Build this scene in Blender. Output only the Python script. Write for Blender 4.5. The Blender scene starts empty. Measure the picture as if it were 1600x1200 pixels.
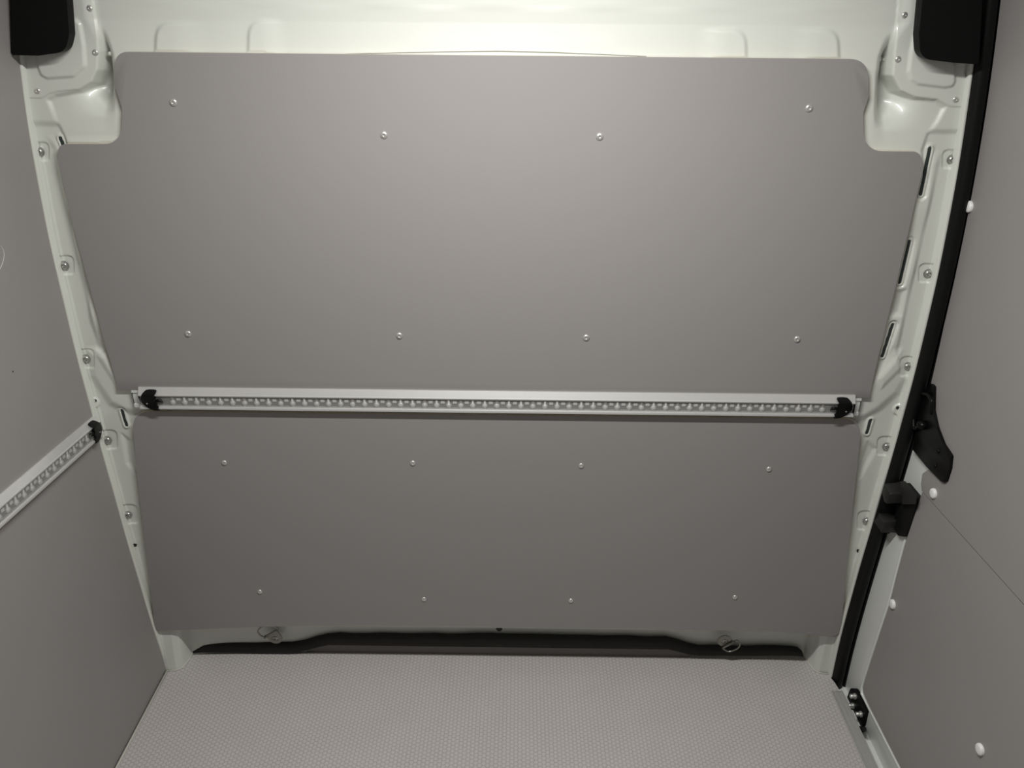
import bpy, bmesh, math
import numpy as np
from math import sin, cos, pi, radians
from mathutils import Vector, Matrix

# ---------------------------------------------------------------- camera, light, exposure
F_PX = 1240.0
TILT, ROLL, YAW = radians(26), radians(.5), radians(.33)
CAM = np.array([0.0, -1.5455, 1.6002])
scene = bpy.context.scene
C = scene.collection


def _rx(a): return np.array([[1, 0, 0], [0, cos(a), -sin(a)], [0, sin(a), cos(a)]])
def _rz(a): return np.array([[cos(a), -sin(a), 0], [sin(a), cos(a), 0], [0, 0, 1]])


ROT = _rz(YAW) @ _rx(pi / 2 - TILT) @ _rz(ROLL)
cd = bpy.data.cameras.new('camera')
cam = bpy.data.objects.new('camera', cd)
C.objects.link(cam)
cd.sensor_width = 36.0
cd.lens = 36.0 * F_PX / 1600.0
cd.clip_start = 0.01
m4 = Matrix([list(ROT[i]) + [CAM[i]] for i in range(3)] + [[0, 0, 0, 1]])
cam.matrix_world = m4
scene.camera = cam

w = bpy.data.worlds.new('world')
scene.world = w
w.use_nodes = True
w.node_tree.nodes['Background'].inputs[0].default_value = (.9, .92, 1, 1)
w.node_tree.nodes['Background'].inputs[1].default_value = 0.2

LAMPS = [(-0.02, -0.66, 1.915, .60, .05, 20.5)]      # ceiling strip lamps: x, y, z, length, width, watts
REAR_LAMPS = [(-0.02, -2.3, 1.90, .9, .12, 1.5)]
LAMP_COL = (1.0, .985, .955)


def area(name, x, y, z, sx, sy, p):
    l = bpy.data.lights.new(name, 'AREA')
    l.shape = 'RECTANGLE'
    l.size, l.size_y, l.energy, l.color = sx, sy, p, LAMP_COL
    o = bpy.data.objects.new(name, l)
    o.location = (x, y, z)
    C.objects.link(o)
    return o


for a in LAMPS + REAR_LAMPS:
    area('lamp_light', *a)

vs = scene.view_settings
vs.view_transform = 'Standard'
vs.look = 'None'
vs.exposure = 0.0
vs.gamma = 1.0
vs.use_curve_mapping = False


# ---------------------------------------------------------------- helpers
def ray(x, y): return ROT @ np.array([(x - 800) / F_PX, (600 - y) / F_PX, -1.0])


def at(x, y, Y=0.0):
    d = ray(x, y)
    return CAM + d * ((Y - CAM[1]) / d[1])


def on_floor(x, y, z=0.0):
    d = ray(x, y)
    return CAM + d * ((z - CAM[2]) / d[2])


def prof(px):
    q = [at(*p) for p in px]
    z = np.array([p[2] for p in q]); x = np.array([p[0] for p in q])
    o = np.argsort(z)
    z, x = z[o], x[o]
    c = np.polyfit(z, x, 4)
    zz = np.linspace(z[0], z[-1], 60)
    xx = np.polyval(c, zz)
    def g(v):
        v = np.asarray(v, float)
        lo = xx[0] + (v - zz[0]) * 0.0
        hi = xx[-1] + (v - zz[-1]) * (xx[-1] - xx[-4]) / (zz[-1] - zz[-4])
        return np.where(v < zz[0], lo, np.where(v > zz[-1], hi, np.interp(v, zz, xx)))
    return g


GL = prof([(22, 0), (34, 105), (47, 190), (61, 300), (82.5, 390), (110, 525), (140, 620), (155, 675),
           (185, 800), (200, 846), (237, 969), (262, 1047)])
SEAL_L = [(1535, -25), (1527, 50), (1519, 115), (1501, 240), (1491, 300), (1470, 400), (1447, 512), (1434, 560),
          (1407, 660), (1382, 750), (1361, 836), (1334, 920), (1315, 978), (1300.6, 1054), (1297, 1075)]
SEAL_R = [(1566, -25), (1557, 50), (1549, 115), (1529, 240), (1520, 300), (1499, 400), (1473, 512), (1462, 560),
          (1433, 660), (1409, 750), (1382, 836), (1357, 920), (1341, 978), (1321, 1054), (1316, 1085)]
GS = prof(SEAL_L)
GR = prof(SEAL_R)


def on_wall(x, y, g, off=0.0):
    d = ray(x, y)
    t = np.linspace(0.3, 2.6, 2301)
    P = CAM[None, :] + d[None, :] * t[:, None]
    f = P[:, 0] - (g(P[:, 2]) + off)
    s = np.where(np.sign(f[1:]) != np.sign(f[:-1]))[0]
    i = s[-1] if len(s) else np.argmin(abs(f[:-1]))
    k = f[i] / (f[i] - f[i + 1]) if f[i] != f[i + 1] else 0
    return P[i] + (P[i + 1] - P[i]) * k


def mesh_obj(name, me, mat, parent=None, smooth=False):
    o = bpy.data.objects.new(name, me)
    C.objects.link(o)
    if mat is not None:
        for m in (mat if isinstance(mat, (list, tuple)) else [mat]):
            if m.name not in me.materials:
                me.materials.append(m)
    if parent is not None:
        o.parent = parent
    if smooth:
        for p in me.polygons: p.use_smooth = True
    return o


def from_bm(name, bm, mat, parent=None, smooth=False, angle=None):
    bmesh.ops.recalc_face_normals(bm, faces=bm.faces)
    me = bpy.data.meshes.new(name)
    bm.to_mesh(me)
    bm.free()
    o = mesh_obj(name, me, mat, parent, smooth or angle is not None)
    if angle is not None:
        me.set_sharp_from_angle(angle=radians(angle))
    return o


def empty(name, loc):
    o = bpy.data.objects.new(name, None)
    o.location = loc
    o.empty_display_size = .05
    C.objects.link(o)
    return o


def child(o, root):
    """parent keeping world position (roots only translated / rotated at creation)"""
    bpy.context.view_layer.update()
    o.parent = root
    o.matrix_parent_inverse = root.matrix_world.inverted()
    return o


def tag(o, label=None, cat=None, group=None, kind=None):
    if label: o['label'] = label
    if cat: o['category'] = cat
    if group: o['group'] = group
    if kind: o['kind'] = kind
    return o


def round_poly(pts, n=6):
    """pts (x, y, r) -> rounded outline"""
    out = []
    N = len(pts)
    for i in range(N):
        p = np.array(pts[i][:2], float); r = pts[i][2] if len(pts[i]) > 2 else 0
        if r <= 0:
            out.append(tuple(p)); continue
        a = np.array(pts[i - 1][:2], float) - p; b = np.array(pts[(i + 1) % N][:2], float) - p
        la, lb = np.linalg.norm(a), np.linalg.norm(b)
        a /= la; b /= lb
        th = math.acos(max(-1, min(1, a @ b)))
        d = min(r / math.tan(th / 2), la * .49, lb * .49)
        s, e = p + a * d, p + b * d
        for k in range(n + 1):
            t = k / n
            out.append(tuple((1 - t) ** 2 * s + 2 * t * (1 - t) * (p * .35 + (s + e) / 2 * .65 * 0 + p * .65) + t * t * e))
    return out


def loop_prism(bm, front, back, bev=0.0):
    """closed solid between two matching loops of 3D points; mat 0 caps, mat 1 sides"""
    n = len(front)
    vf = [bm.verts.new(tuple(p)) for p in front]
    vb = [bm.verts.new(tuple(p)) for p in back]
    f1 = bm.faces.new(vf); f2 = bm.faces.new(vb[::-1])
    sides = []
    for i in range(n):
        f = bm.faces.new((vf[i - 1], vf[i], vb[i], vb[i - 1]))
        f.material_index = 1
        sides.append(f)
    return f1, f2, sides


def px_prism(name, poly, y0, y1, mat, parent=None, bevel=0.0, edge_mat=None, angle=30, plane=None):
    """pixel outline standing at depth y0, extruded straight back to y1"""
    base = [at(x, y, y0 if plane is None else plane) for x, y in poly]
    bm = bmesh.new()
    fr = [(p[0], y0, p[2]) for p in base]; bk = [(p[0], y1, p[2]) for p in base]
    f1, f2, sides = loop_prism(bm, fr, bk)
    if bevel:
        bmesh.ops.bevel(bm, geom=list(f1.edges), offset=bevel, segments=2, profile=.6, affect='EDGES')
    bmesh.ops.triangulate(bm, faces=[f for f in bm.faces if len(f.verts) > 4])
    if edge_mat is None:
        for f in bm.faces: f.material_index = 0
    return from_bm(name, bm, [mat, edge_mat] if edge_mat else mat, parent, angle=angle)


def box(bm, c, s, R=None):
    r = bmesh.ops.create_cube(bm, size=1.0)
    M = Matrix.Translation(Vector(c)) @ (R.to_4x4() if R else Matrix.Identity(4)) @ Matrix.Diagonal((*s, 1))
    bmesh.ops.transform(bm, matrix=M, verts=r['verts'])
    return r['verts']


def lathe(name, pr, n=20):
    bm = bmesh.new()
    rings = []
    for r, z in pr:
        if r < 1e-6:
            rings.append([bm.verts.new((0, 0, z))])
        else:
            rings.append([bm.verts.new((r * cos(2 * pi * k / n), r * sin(2 * pi * k / n), z)) for k in range(n)])
    for a, b in zip(rings[:-1], rings[1:]):
        for k in range(n):
            l = (k + 1) % n
            if len(b) == 1: bm.faces.new((a[k], a[l], b[0]))
            else: bm.faces.new((a[k], a[l], b[l], b[k]))
    bm.faces.new(rings[0][::-1])
    bmesh.ops.recalc_face_normals(bm, faces=bm.faces)
    me = bpy.data.meshes.new(name)
    bm.to_mesh(me); bm.free()
    for p in me.polygons: p.use_smooth = True
    me.set_sharp_from_angle(angle=radians(50))
    return me


def tube(bm, pts, r, n=8, closed=False):
    P = [Vector(p) for p in pts]
    N = len(P)
    rr = r if hasattr(r, '__len__') else [r] * N
    rings = []
    up = None
    for i in range(N):
        a = P[i - 1] if (i > 0 or closed) else P[i]
        b = P[(i + 1) % N] if (i < N - 1 or closed) else P[i]
        t = (b - a).normalized()
        if up is None:
            up = t.orthogonal().normalized()
        up = (up - t * up.dot(t)).normalized()
        s = t.cross(up)
        rings.append([bm.verts.new(P[i] + (up * cos(2 * pi * k / n) + s * sin(2 * pi * k / n)) * rr[i]) for k in range(n)])
    for i in range(N if closed else N - 1):
        a, b = rings[i], rings[(i + 1) % N]
        for k in range(n):
            bm.faces.new((a[k], a[(k + 1) % n], b[(k + 1) % n], b[k]))
    if not closed:
        bm.faces.new(rings[0][::-1]); bm.faces.new(rings[-1])


def ribbon(bm, left, right, depth, back, segs=8, power=2.0):
    """solid strip between two 3D lines, domed towards -Y by depth, flat back at Y+back"""
    rings = []
    for a, b in zip(left, right):
        a, b = np.array(a), np.array(b)
        ring = []
        for k in range(segs + 1):
            t = k / segs
            p = a + (b - a) * t
            h = (1 - abs(2 * t - 1) ** power) ** (1 / power)
            ring.append(bm.verts.new((p[0], p[1] - depth * h, p[2])))
        ring.append(bm.verts.new((b[0], b[1] + back, b[2])))
        ring.append(bm.verts.new((a[0], a[1] + back, a[2])))
        rings.append(ring)
    n = len(rings[0])
    for a, b in zip(rings[:-1], rings[1:]):
        for k in range(n):
            bm.faces.new((a[k], a[(k + 1) % n], b[(k + 1) % n], b[k]))
    bm.faces.new(rings[0][::-1]); bm.faces.new(rings[-1])


def curved_plate(name, yz, g, off, th, mat, parent=None, edge_mat=None, bevel=0.0):
    """plate whose outline lies in (Y, Z), bent along the wall profile x = g(z) + off; th signed thickness towards the wall"""
    bm = bmesh.new()
    fr = [(0, y, z) for y, z in yz]; bk = [(th, y, z) for y, z in yz]
    f1, f2, sides = loop_prism(bm, fr, bk)
    if bevel:
        bmesh.ops.bevel(bm, geom=list(f1.edges), offset=bevel, segments=2, profile=.6, affect='EDGES')
    z0 = min(z for y, z in yz); z1 = max(z for y, z in yz)
    z = z0 + .025
    while z < z1:
        bmesh.ops.bisect_plane(bm, geom=list(bm.verts) + list(bm.edges) + list(bm.faces), plane_co=(0, 0, z), plane_no=(0, 0, 1))
        z += .025
    for v in bm.verts: v.co.x += float(g(v.co.z)) + off
    bmesh.ops.triangulate(bm, faces=[f for f in bm.faces if len(f.verts) > 4])
    if edge_mat is None:
        for f in bm.faces: f.material_index = 0
    return from_bm(name, bm, [mat, edge_mat] if edge_mat else mat, parent, angle=30)


# ---------------------------------------------------------------- materials
def new_mat(name, col, rough=.5, metal=0.0, coat=0.0, spec=.5, bump=None, var=None):
    m = bpy.data.materials.new(name)
    m.use_nodes = True
    nt = m.node_tree
    b = nt.nodes['Principled BSDF']
    b.inputs['Base Color'].default_value = (*col, 1)
    b.inputs['Roughness'].default_value = rough
    b.inputs['Metallic'].default_value = metal
    b.inputs['Coat Weight'].default_value = coat
    b.inputs['Coat Roughness'].default_value = .06
    b.inputs['Specular IOR Level'].default_value = spec
    tc = nt.nodes.new('ShaderNodeTexCoord')
    if bump:
        sc, st, dist = bump
        n = nt.nodes.new('ShaderNodeTexNoise'); n.inputs['Scale'].default_value = sc
        n.inputs['Detail'].default_value = 3
        bp = nt.nodes.new('ShaderNodeBump'); bp.inputs['Strength'].default_value = st
        bp.inputs['Distance'].default_value = dist
        nt.links.new(tc.outputs['Object'], n.inputs['Vector'])
        nt.links.new(n.outputs['Fac'], bp.inputs['Height'])
        nt.links.new(bp.outputs[0], b.inputs['Normal'])
    if var:
        sc, amt = var
        n = nt.nodes.new('ShaderNodeTexNoise'); n.inputs['Scale'].default_value = sc
        n.inputs['Detail'].default_value = 4
        mp = nt.nodes.new('ShaderNodeMapRange')
        mp.inputs['To Min'].default_value = 1 - amt; mp.inputs['To Max'].default_value = 1 + amt
        mx = nt.nodes.new('ShaderNodeVectorMath'); mx.operation = 'SCALE'
        mx.inputs[0].default_value = col
        nt.links.new(tc.outputs['Object'], n.inputs['Vector'])
        nt.links.new(n.outputs['Fac'], mp.inputs['Value'])
        nt.links.new(mp.outputs[0], mx.inputs['Scale'])
        nt.links.new(mx.outputs[0], b.inputs['Base Color'])
    return m


M_WHITE = new_mat('white_paint', (.665, .685, .63), .36, coat=.4, bump=(9, .08, .01))
M_WHITE2 = new_mat('white_door_paint', (.72, .74, .71), .3, coat=.5)
M_LAM = new_mat('grey_laminate', (.290, .277, .271), .47, spec=.5, bump=(900, .06, .0004), var=(2.5, .012))
M_PLY = new_mat('plywood_edge', (.72, .63, .48), .6, var=(60, .15))
M_ALU = new_mat('aluminium', (.80, .80, .785), .38, metal=.62, bump=(400, .03, .0003))
M_STEEL = new_mat('zinc_steel', (.74, .73, .70), .34, metal=.75)
M_DSTEEL = new_mat('ring_steel', (.30, .30, .26), .26, metal=.9)
M_BLACK = new_mat('black_plastic', (.005, .005, .005), .5, bump=(700, .1, .0003), spec=.12)
M_CAPB = new_mat('gloss_black_plastic', (.003, .003, .003), .35, spec=.2)
M_RUB = new_mat('black_rubber', (.005, .005, .005), .5, spec=.2, bump=(60, .1, .001))
M_RUB2 = new_mat('worn_rubber', (.014, .0135, .013), .5, bump=(150, .4, .001), var=(70, .4))
M_FOAM = new_mat('dark_foam', (.03, .04, .036), .9, bump=(500, .8, .001), var=(260, .5))
M_GASK = new_mat('gasket_foam', (.010, .010, .009), .75, bump=(120, .3, .001))
M_SILL = new_mat('grey_sill', (.16, .15, .14), .6)
M_CAP = new_mat('white_cap_plastic', (.82, .82, .80), .35)
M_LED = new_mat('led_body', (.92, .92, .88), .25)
M_PCB = new_mat('led_board', (.30, .30, .29), .35, coat=.4)
M_RES = new_mat('resistor_grey', (.72, .72, .69), .3, coat=.4)
M_ROOF = new_mat('light_grey_lining', (.22, .22, .215), .6)


def clear_mat(name, tr, rough, face=.06):
    m = bpy.data.materials.new(name)
    m.use_nodes = True
    nt = m.node_tree
    nt.nodes.clear()
    out = nt.nodes.new('ShaderNodeOutputMaterial')
    mix = nt.nodes.new('ShaderNodeMixShader')
    t = nt.nodes.new('ShaderNodeBsdfTransparent'); t.inputs[0].default_value = (tr, tr, tr, 1)
    g = nt.nodes.new('ShaderNodeBsdfGlossy'); g.inputs['Roughness'].default_value = rough
    lw = nt.nodes.new('ShaderNodeLayerWeight'); lw.inputs[0].default_value = .12
    ad = nt.nodes.new('ShaderNodeMath'); ad.operation = 'ADD'; ad.inputs[1].default_value = face
    nt.links.new(lw.outputs[1], ad.inputs[0])
    nt.links.new(ad.outputs[0], mix.inputs[0])
    nt.links.new(t.outputs[0], mix.inputs[1]); nt.links.new(g.outputs[0], mix.inputs[2])
    nt.links.new(mix.outputs[0], out.inputs[0])
    return m


M_CLEAR = clear_mat('clear_cover', .97, .08, .02)
M_LENS = new_mat('clear_lens', (.95, .95, .93), .2, coat=1.0, spec=1.0)
M_LENS.node_tree.nodes['Principled BSDF'].inputs['Alpha'].default_value = .45
M_STRIPCLEAR = clear_mat('clear_threshold_plastic', .88, .12, .06)


def floor_mat():
    m = bpy.data.materials.new('hexagon_floor_mat')
    m.use_nodes = True
    nt = m.node_tree; L = nt.links
    b = nt.nodes['Principled BSDF']
    b.inputs['Roughness'].default_value = .5
    tc = nt.nodes.new('ShaderNodeTexCoord')
    def vm(op, a=None, bb=None, c=None):
        n = nt.nodes.new('ShaderNodeVectorMath'); n.operation = op
        for i, v in enumerate((a, bb, c)):
            if v is None: continue
            if hasattr(v, 'links') or isinstance(v, bpy.types.NodeSocket): L.new(v, n.inputs[i])
            else: n.inputs[i].default_value = v
        return n
    def mt(op, a, bb=None, c=None):
        n = nt.nodes.new('ShaderNodeMath'); n.operation = op
        for i, v in enumerate((a, bb, c)):
            if v is None: continue
            if isinstance(v, bpy.types.NodeSocket): L.new(v, n.inputs[i])
            else: n.inputs[i].default_value = v
        return n.outputs[0]
    # hexagon cells, pitch HEXP across flats, neighbours stacked along Y
    HEXP = .0108
    sc = vm('SCALE', tc.outputs['Object']); sc.inputs['Scale'].default_value = 1 / HEXP
    sp = nt.nodes.new('ShaderNodeSeparateXYZ'); L.new(sc.outputs[0], sp.inputs[0])
    cb = nt.nodes.new('ShaderNodeCombineXYZ'); L.new(sp.outputs[0], cb.inputs[1]); L.new(sp.outputs[1], cb.inputs[0])
    r = (1.0, 1.7320508, 1.0)
    def cell(off):
        a = vm('ADD', cb.outputs[0], off)
        mo = nt.nodes.new('ShaderNodeVectorMath'); mo.operation = 'WRAP'
        L.new(a.outputs[0], mo.inputs[0]); mo.inputs[1].default_value = (.5, .8660254, .5); mo.inputs[2].default_value = (-.5, -.8660254, -.5)
        q = vm('ABSOLUTE', mo.outputs[0])
        s = nt.nodes.new('ShaderNodeSeparateXYZ'); L.new(q.outputs[0], s.inputs[0])
        d1 = s.outputs[0]
        d2 = mt('ADD', mt('MULTIPLY', s.outputs[0], .5), mt('MULTIPLY', s.outputs[1], .8660254))
        return mt('MAXIMUM', d1, d2)
    d = mt('MINIMUM', cell((0, 0, 0)), cell((.5, .8660254, 0)))     # 0 centre .. .5 edge
    mr = nt.nodes.new('ShaderNodeMapRange'); mr.interpolation_type = 'SMOOTHSTEP'
    L.new(d, mr.inputs['Value'])
    mr.inputs['From Min'].default_value = .36; mr.inputs['From Max'].default_value = .49
    mr.inputs['To Min'].default_value = 1; mr.inputs['To Max'].default_value = 0
    bp = nt.nodes.new('ShaderNodeBump'); bp.inputs['Strength'].default_value = .7; bp.inputs['Distance'].default_value = .0012
    L.new(mr.outputs[0], bp.inputs['Height']); L.new(bp.outputs[0], b.inputs['Normal'])
    # grout a touch darker, faint mottling
    nz = nt.nodes.new('ShaderNodeTexNoise'); nz.inputs['Scale'].default_value = 9; nz.inputs['Detail'].default_value = 5
    L.new(tc.outputs['Object'], nz.inputs['Vector'])
    fac = mt('MULTIPLY', mt('ADD', mt('MULTIPLY', mr.outputs[0], .14), .89), mt('ADD', mt('MULTIPLY', nz.outputs['Fac'], .12), .94))
    cs = nt.nodes.new('ShaderNodeVectorMath'); cs.operation = 'SCALE'; cs.inputs[0].default_value = (.50, .474, .462)
    L.new(fac, cs.inputs['Scale']); L.new(cs.outputs[0], b.inputs['Base Color'])
    return m


M_FLOOR = floor_mat()

# ---------------------------------------------------------------- setting
# floor mat: outline in pixels, with the cut corners by the front wall
YB = -2.9
Z_CEIL = 1.93
fpts = [on_floor(x, y) for x, y in [(262, 1048.5), (275, 1048), (286, 1043), (296, 1031), (301, 1023), (500, 1019), (1000, 1023),
                                    (1240, 1024), (1254, 1026), (1262, 1036), (1272, 1048), (1280, 1052), (1294, 1054), (1304, 1066), (1312, 1079)]]
fx_r = .846
outline = [(p[0], p[1]) for p in fpts] + [(fx_r, -.08), (fx_r, YB), (fpts[0][0], YB)]
bm = bmesh.new()
loop_prism(bm, [(x, y, 0) for x, y in outline], [(x, y, -.02) for x, y in outline])
bmesh.ops.triangulate(bm, faces=[f for f in bm.faces if len(f.verts) > 4])
floor = from_bm('floor', bm, [M_FLOOR, M_SILL])
tag(floor, kind='structure')
# thin pale edge strip of the mat along the left wall
bm = bmesh.new()
ex = fpts[0][0]
tube(bm, [(ex - .0005, y, .0015) for y in np.linspace(fpts[0][1], YB, 12)], .003, 6)
p0 = [on_floor(x, y) for x, y in [(262, 1048.5), (275, 1048), (286, 1043), (296, 1031), (301, 1023)]]
tube(bm, [(p[0], p[1], .0015) for p in p0], .0022, 6)
p1 = [on_floor(x, y) for x, y in [(1252, 1023), (1260, 1034), (1272, 1048), (1280, 1052), (1294, 1054)]]
tube(bm, [(p[0], p[1], .0015) for p in p1], .0018, 6)
trim = from_bm('trim_1', bm, new_mat('pale_sealant', (.55, .55, .49), .5), smooth=True)
tag(trim, kind='structure')
# metal pan under the mat so that nothing is open
bm = bmesh.new()
box(bm, (0, -1.4, -.045), (2.1, 3.1, .04))
tag(from_bm('floor_pan', bm, M_WHITE2), kind='structure')


def wall_sheet(name, g, off, th, y0, y1, z0, z1, mat):
    yz = [(y0, z0), (y1, z0), (y1, z1), (y0, z1)]
    o = curved_plate(name, yz, g, off, th, mat)
    return tag(o, kind='structure')


wall_sheet('wall_left', GL, -.010, -.01, .07, YB, -.03, Z_CEIL + .02, M_WHITE2)
wall_sheet('wall_right', GR, 0, .01, .07, YB, -.06, Z_CEIL + .02, M_WHITE2)
bm = bmesh.new(); box(bm, (0, -1.4, Z_CEIL + .015), (2.0, 3.1, .03))
tag(from_bm('ceiling', bm, M_ROOF), kind='structure')
bm = bmesh.new(); box(bm, (0, YB - .02, .95), (2.0, .03, 2.1))
tag(from_bm('wall_back', bm, M_ROOF), kind='structure')

# ---- front wall: pressed sheet metal as a relief field
UP = round_poly([(181, 81, 20), (1356, 92.5, 34), (1358, 150, 0), (1349, 175, 22), (1350, 236, 52), (1438, 237, 20), (1443, 262, 6),
                 (1430, 315, 0), (1400, 445, 0), (1386, 500, 0), (1371, 562, 0), (1361, 608, 0), (1360, 622, 0), (183, 610, 0),
                 (180, 590, 0), (165, 540, 0), (141, 450, 0), (122, 382, 0), (104, 310, 0), (91, 255, 5), (90, 225, 22), (189, 225, 50), (191, 170, 20), (178, 130, 0)], 8)
LP = round_poly([(206, 643, 26), (1347, 655, 26), (1337, 750, 0), (1325, 860, 0), (1316, 970, 8), (1312, 997, 14), (1270, 992, 0), (1208, 987, 0),
                 (1017, 983, 0), (700, 979, 0), (520, 977, 0), (400, 979.5, 0), (256, 985.5, 0), (242, 986, 15), (238, 945, 0), (221, 800, 0), (212, 720, 0)], 8)


def sdf(P, poly):
    """signed distance (inside negative) of points P (N,2) to polygon"""
    d = np.full(len(P), 1e9); ins = np.zeros(len(P), bool)
    V = np.array(poly); n = len(V)
    for i in range(n):
        a, b = V[i - 1], V[i]
        e = b - a; wv = P - a
        L2 = e @ e
        if L2 < 1e-14: continue
        t = np.clip((wv @ e) / L2, 0, 1)
        q = wv - t[:, None] * e
        d = np.minimum(d, (q ** 2).sum(1))
        c = (a[1] > P[:, 1]) != (b[1] > P[:, 1])
        if c.any():
            xi = a[0] + (P[:, 1] - a[1]) * e[0] / (e[1] if abs(e[1]) > 1e-12 else 1e-12)
            ins ^= c & (P[:, 0] < xi)
    d = np.sqrt(d)
    return np.where(ins, -d, d)


def XZ(poly, Y=.02): return [(at(x, y, Y)[0], at(x, y, Y)[2]) for x, y in poly]
def sst(v, a, b):
    t = np.clip((v - a) / (b - a), 0, 1)
    return t * t * (3 - 2 * t)
def inside(P, poly, wdt, Y=.02, n=0):
    return 1 - sst(sdf(P, XZ(poly, Y)), -wdt / 2, wdt / 2)
def zpx(y, x=800, Y=.02): return at(x, y, Y)[2]


CELL = .0018
xs = np.arange(-.965, .90, CELL)
zs = np.concatenate([np.arange(-.012, 1.62, CELL), np.linspace(1.625, Z_CEIL + .01, 14)])
GX, GZ = np.meshgrid(xs, zs)
allP = np.column_stack([GX.ravel(), GZ.ravel()])
du = sdf(allP, XZ(UP, 0)); dl = sdf(allP, XZ(LP, 0))
keep = (np.minimum(du, dl) > -.014)
P = allP[keep]
X, Z = P[:, 0], P[:, 1]

# bolts: (px, py) on the flange
BOLTS_L = [(62, 237), (101, 414.5), (135, 560), (168.5, 687), (200.5, 803.5)]
BOLTS_R = [(1487, 249), (1450, 427), (1417.5, 572), (1385, 697), (1354, 813.5)]
FL = .016
h = np.full(len(P), FL)
top_l = sst(Z, zpx(199, 60), zpx(186, 60)) * (X < 0)
top_r = sst(Z, zpx(211, 1500), zpx(199, 1500)) * (X > 0)
h = h - .005 * (top_l + top_r)


def corner(h, side, PM, line, valley_x, scoop, yv):
    m = inside(P, PM, .010)
    vx = at(valley_x, 110, .02)[0]
    px = .0012
    g = np.exp(-((X - vx) / (30 * px)) ** 2)
    vert = sst(Z, zpx(yv[1]), zpx(yv[1] - 50)) * (1 - sst(Z, zpx(yv[0] + 45), zpx(yv[0])))
    M = .017 + .038 * g * vert
    M = M - .006 * sst(Z, zpx(scoop[0]), zpx(scoop[1]))
    h = h * (1 - m) + M * m
    return h


h = corner(h, -1, [(157, 15), (162, 80), (159, 110), (150, 130), (128, 142), (90, 149), (79, 156), (92, 188), (104, 213), (112, 232), (116, 300),
                   (260, 300), (260, -20), (150, -20)], None, 157, (150, 215), (40, 190))
h = corner(h, 1, [(1399, 10), (1391, 80), (1388, 118), (1402, 144), (1425, 153), (1460, 156), (1473, 167), (1462, 188), (1447, 208), (1438, 235), (1432, 310),
                  (1300, 310), (1300, -20), (1403, -20)], None, 1395, (160, 228), (40, 200))
# top sheet and its side walls
zp = zpx(85)
T = .0125 + np.clip(Z - zp, -.02, .052) * .10 + np.clip(Z - zpx(12), 0, .03) * .04 + .0008 * np.sin(X * 31) * sst(Z, zpx(20), zpx(6))
for (x0, x1, yy) in [(244, 330, 34), (388, 452, 30), (1085, 1166, 44), (1230, 1310, 44)]:
    left = x0 < 800
    xe = (x0 if left else x1)
    poly = round_poly([(x0, 120, 0), (x0, yy, 26 if left else 12), (x1, yy, 12 if left else 26), (x1, 120, 0)])
    s = sdf(P, XZ(poly))
    sharp, soft = .007, .045
    xa, xb = at(x0, 70, .02)[0], at(x1, 70, .02)[0]
    tt = np.clip((X - xa) / (xb - xa), 0, 1)
    if not left: tt = 1 - tt
    T = T - .004 * (1 - sst(s, -sharp, sharp * .4)) * (1 - sst(tt, .35, 1.0))
def line_x(pts, z):
    q = [at(x, y, .02) for x, y in pts]
    q.sort(key=lambda p: p[2])
    return np.interp(z, [p[2] for p in q], [p[0] for p in q])
lx = line_x([(150, -20), (157, 28), (171, 55), (181, 85), (184, 110), (184, 240)], Z)
rx = line_x([(1404, -20), (1399, 34), (1380, 60), (1368, 90), (1364, 120), (1363, 155), (1360, 240)], Z)
mt_ = sst(X, lx - .025, lx + .002) * (1 - sst(X, rx - .002, rx + .025))
mt_ *= np.where(Z < zpx(250), 0, 1)
h = h * (1 - mt_) + np.minimum(T, 1) * mt_
# gusset plates with pressed pads
for PP, EM in [([(10, -40), (20, 112), (43, 112), (43.5, 150), (50, 152.5), (70, 152), (82, 145), (95, 141.5), (130, 138), (147, 127), (156, 109), (157, 60), (148, 10), (143, -40)],
                [(50, 20), (64, 106), (69, 118), (80, 124), (122, 121), (141, 104), (139, 70), (133, 36), (124, 27), (105, 28)]),
               ([(1405, -40), (1402, 10), (1393, 90), (1391, 118), (1399, 137), (1412, 146), (1425, 151), (1460, 155), (1480, 165), (1503, 166), (1508, 160), (1509, 130), (1502, 112), (1520, -40)],
                [(1440, 36), (1424, 42), (1416, 80), (1412, 112), (1417, 125), (1428, 133), (1470, 138), (1484, 136), (1489, 126), (1489, 100), (1470, 30)])]:
    s = sdf(P, XZ(round_poly([(a, b, 8) for a, b in PP], 4)))
    h = h * 1 - .0022 * (1 - sst(s, -.0006, .0010))
    s2 = sdf(P, XZ(round_poly([(a, b, 10) for a, b in EM], 4)))
    h = h - .0045 * (1 - sst(s2, -.006, .001))
# inner longitudinal step of the flanges
l1 = line_x([(70, 205), (86, 232), (108, 330), (130, 430), (150, 520), (170, 600), (195, 690), (215, 760)], Z)
lm = (1 - sst(Z, zpx(235), zpx(215))) * sst(Z, zpx(560), zpx(530))
h = h - .006 * sst(X, l1 - .004, l1 + .008) * lm * (X < 0) * (1 + .6 * np.sin(Z * 46))
r1 = line_x([(1476, 215), (1466, 250), (1449, 330), (1426, 430), (1402, 540)], Z)
rm = (1 - sst(Z, zpx(250), zpx(225))) * sst(Z, zpx(560), zpx(530))
h = h - .005 * (1 - sst(X, r1 - .008, r1 + .004)) * rm * (X > 0) * (1 + .35 * np.sin(Z * 46 + 1))
# outer rolled seam line
gl = GL(Z); gs = GS(Z)
h = h - .0025 * (1 - sst(X, gl + .0075, gl + .0092)) * (X < 0) * (Z < zpx(235))
h = h - .0025 * sst(X, gs - .0088, gs - .0070) * (X > 0) * (Z < zpx(245))
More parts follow.
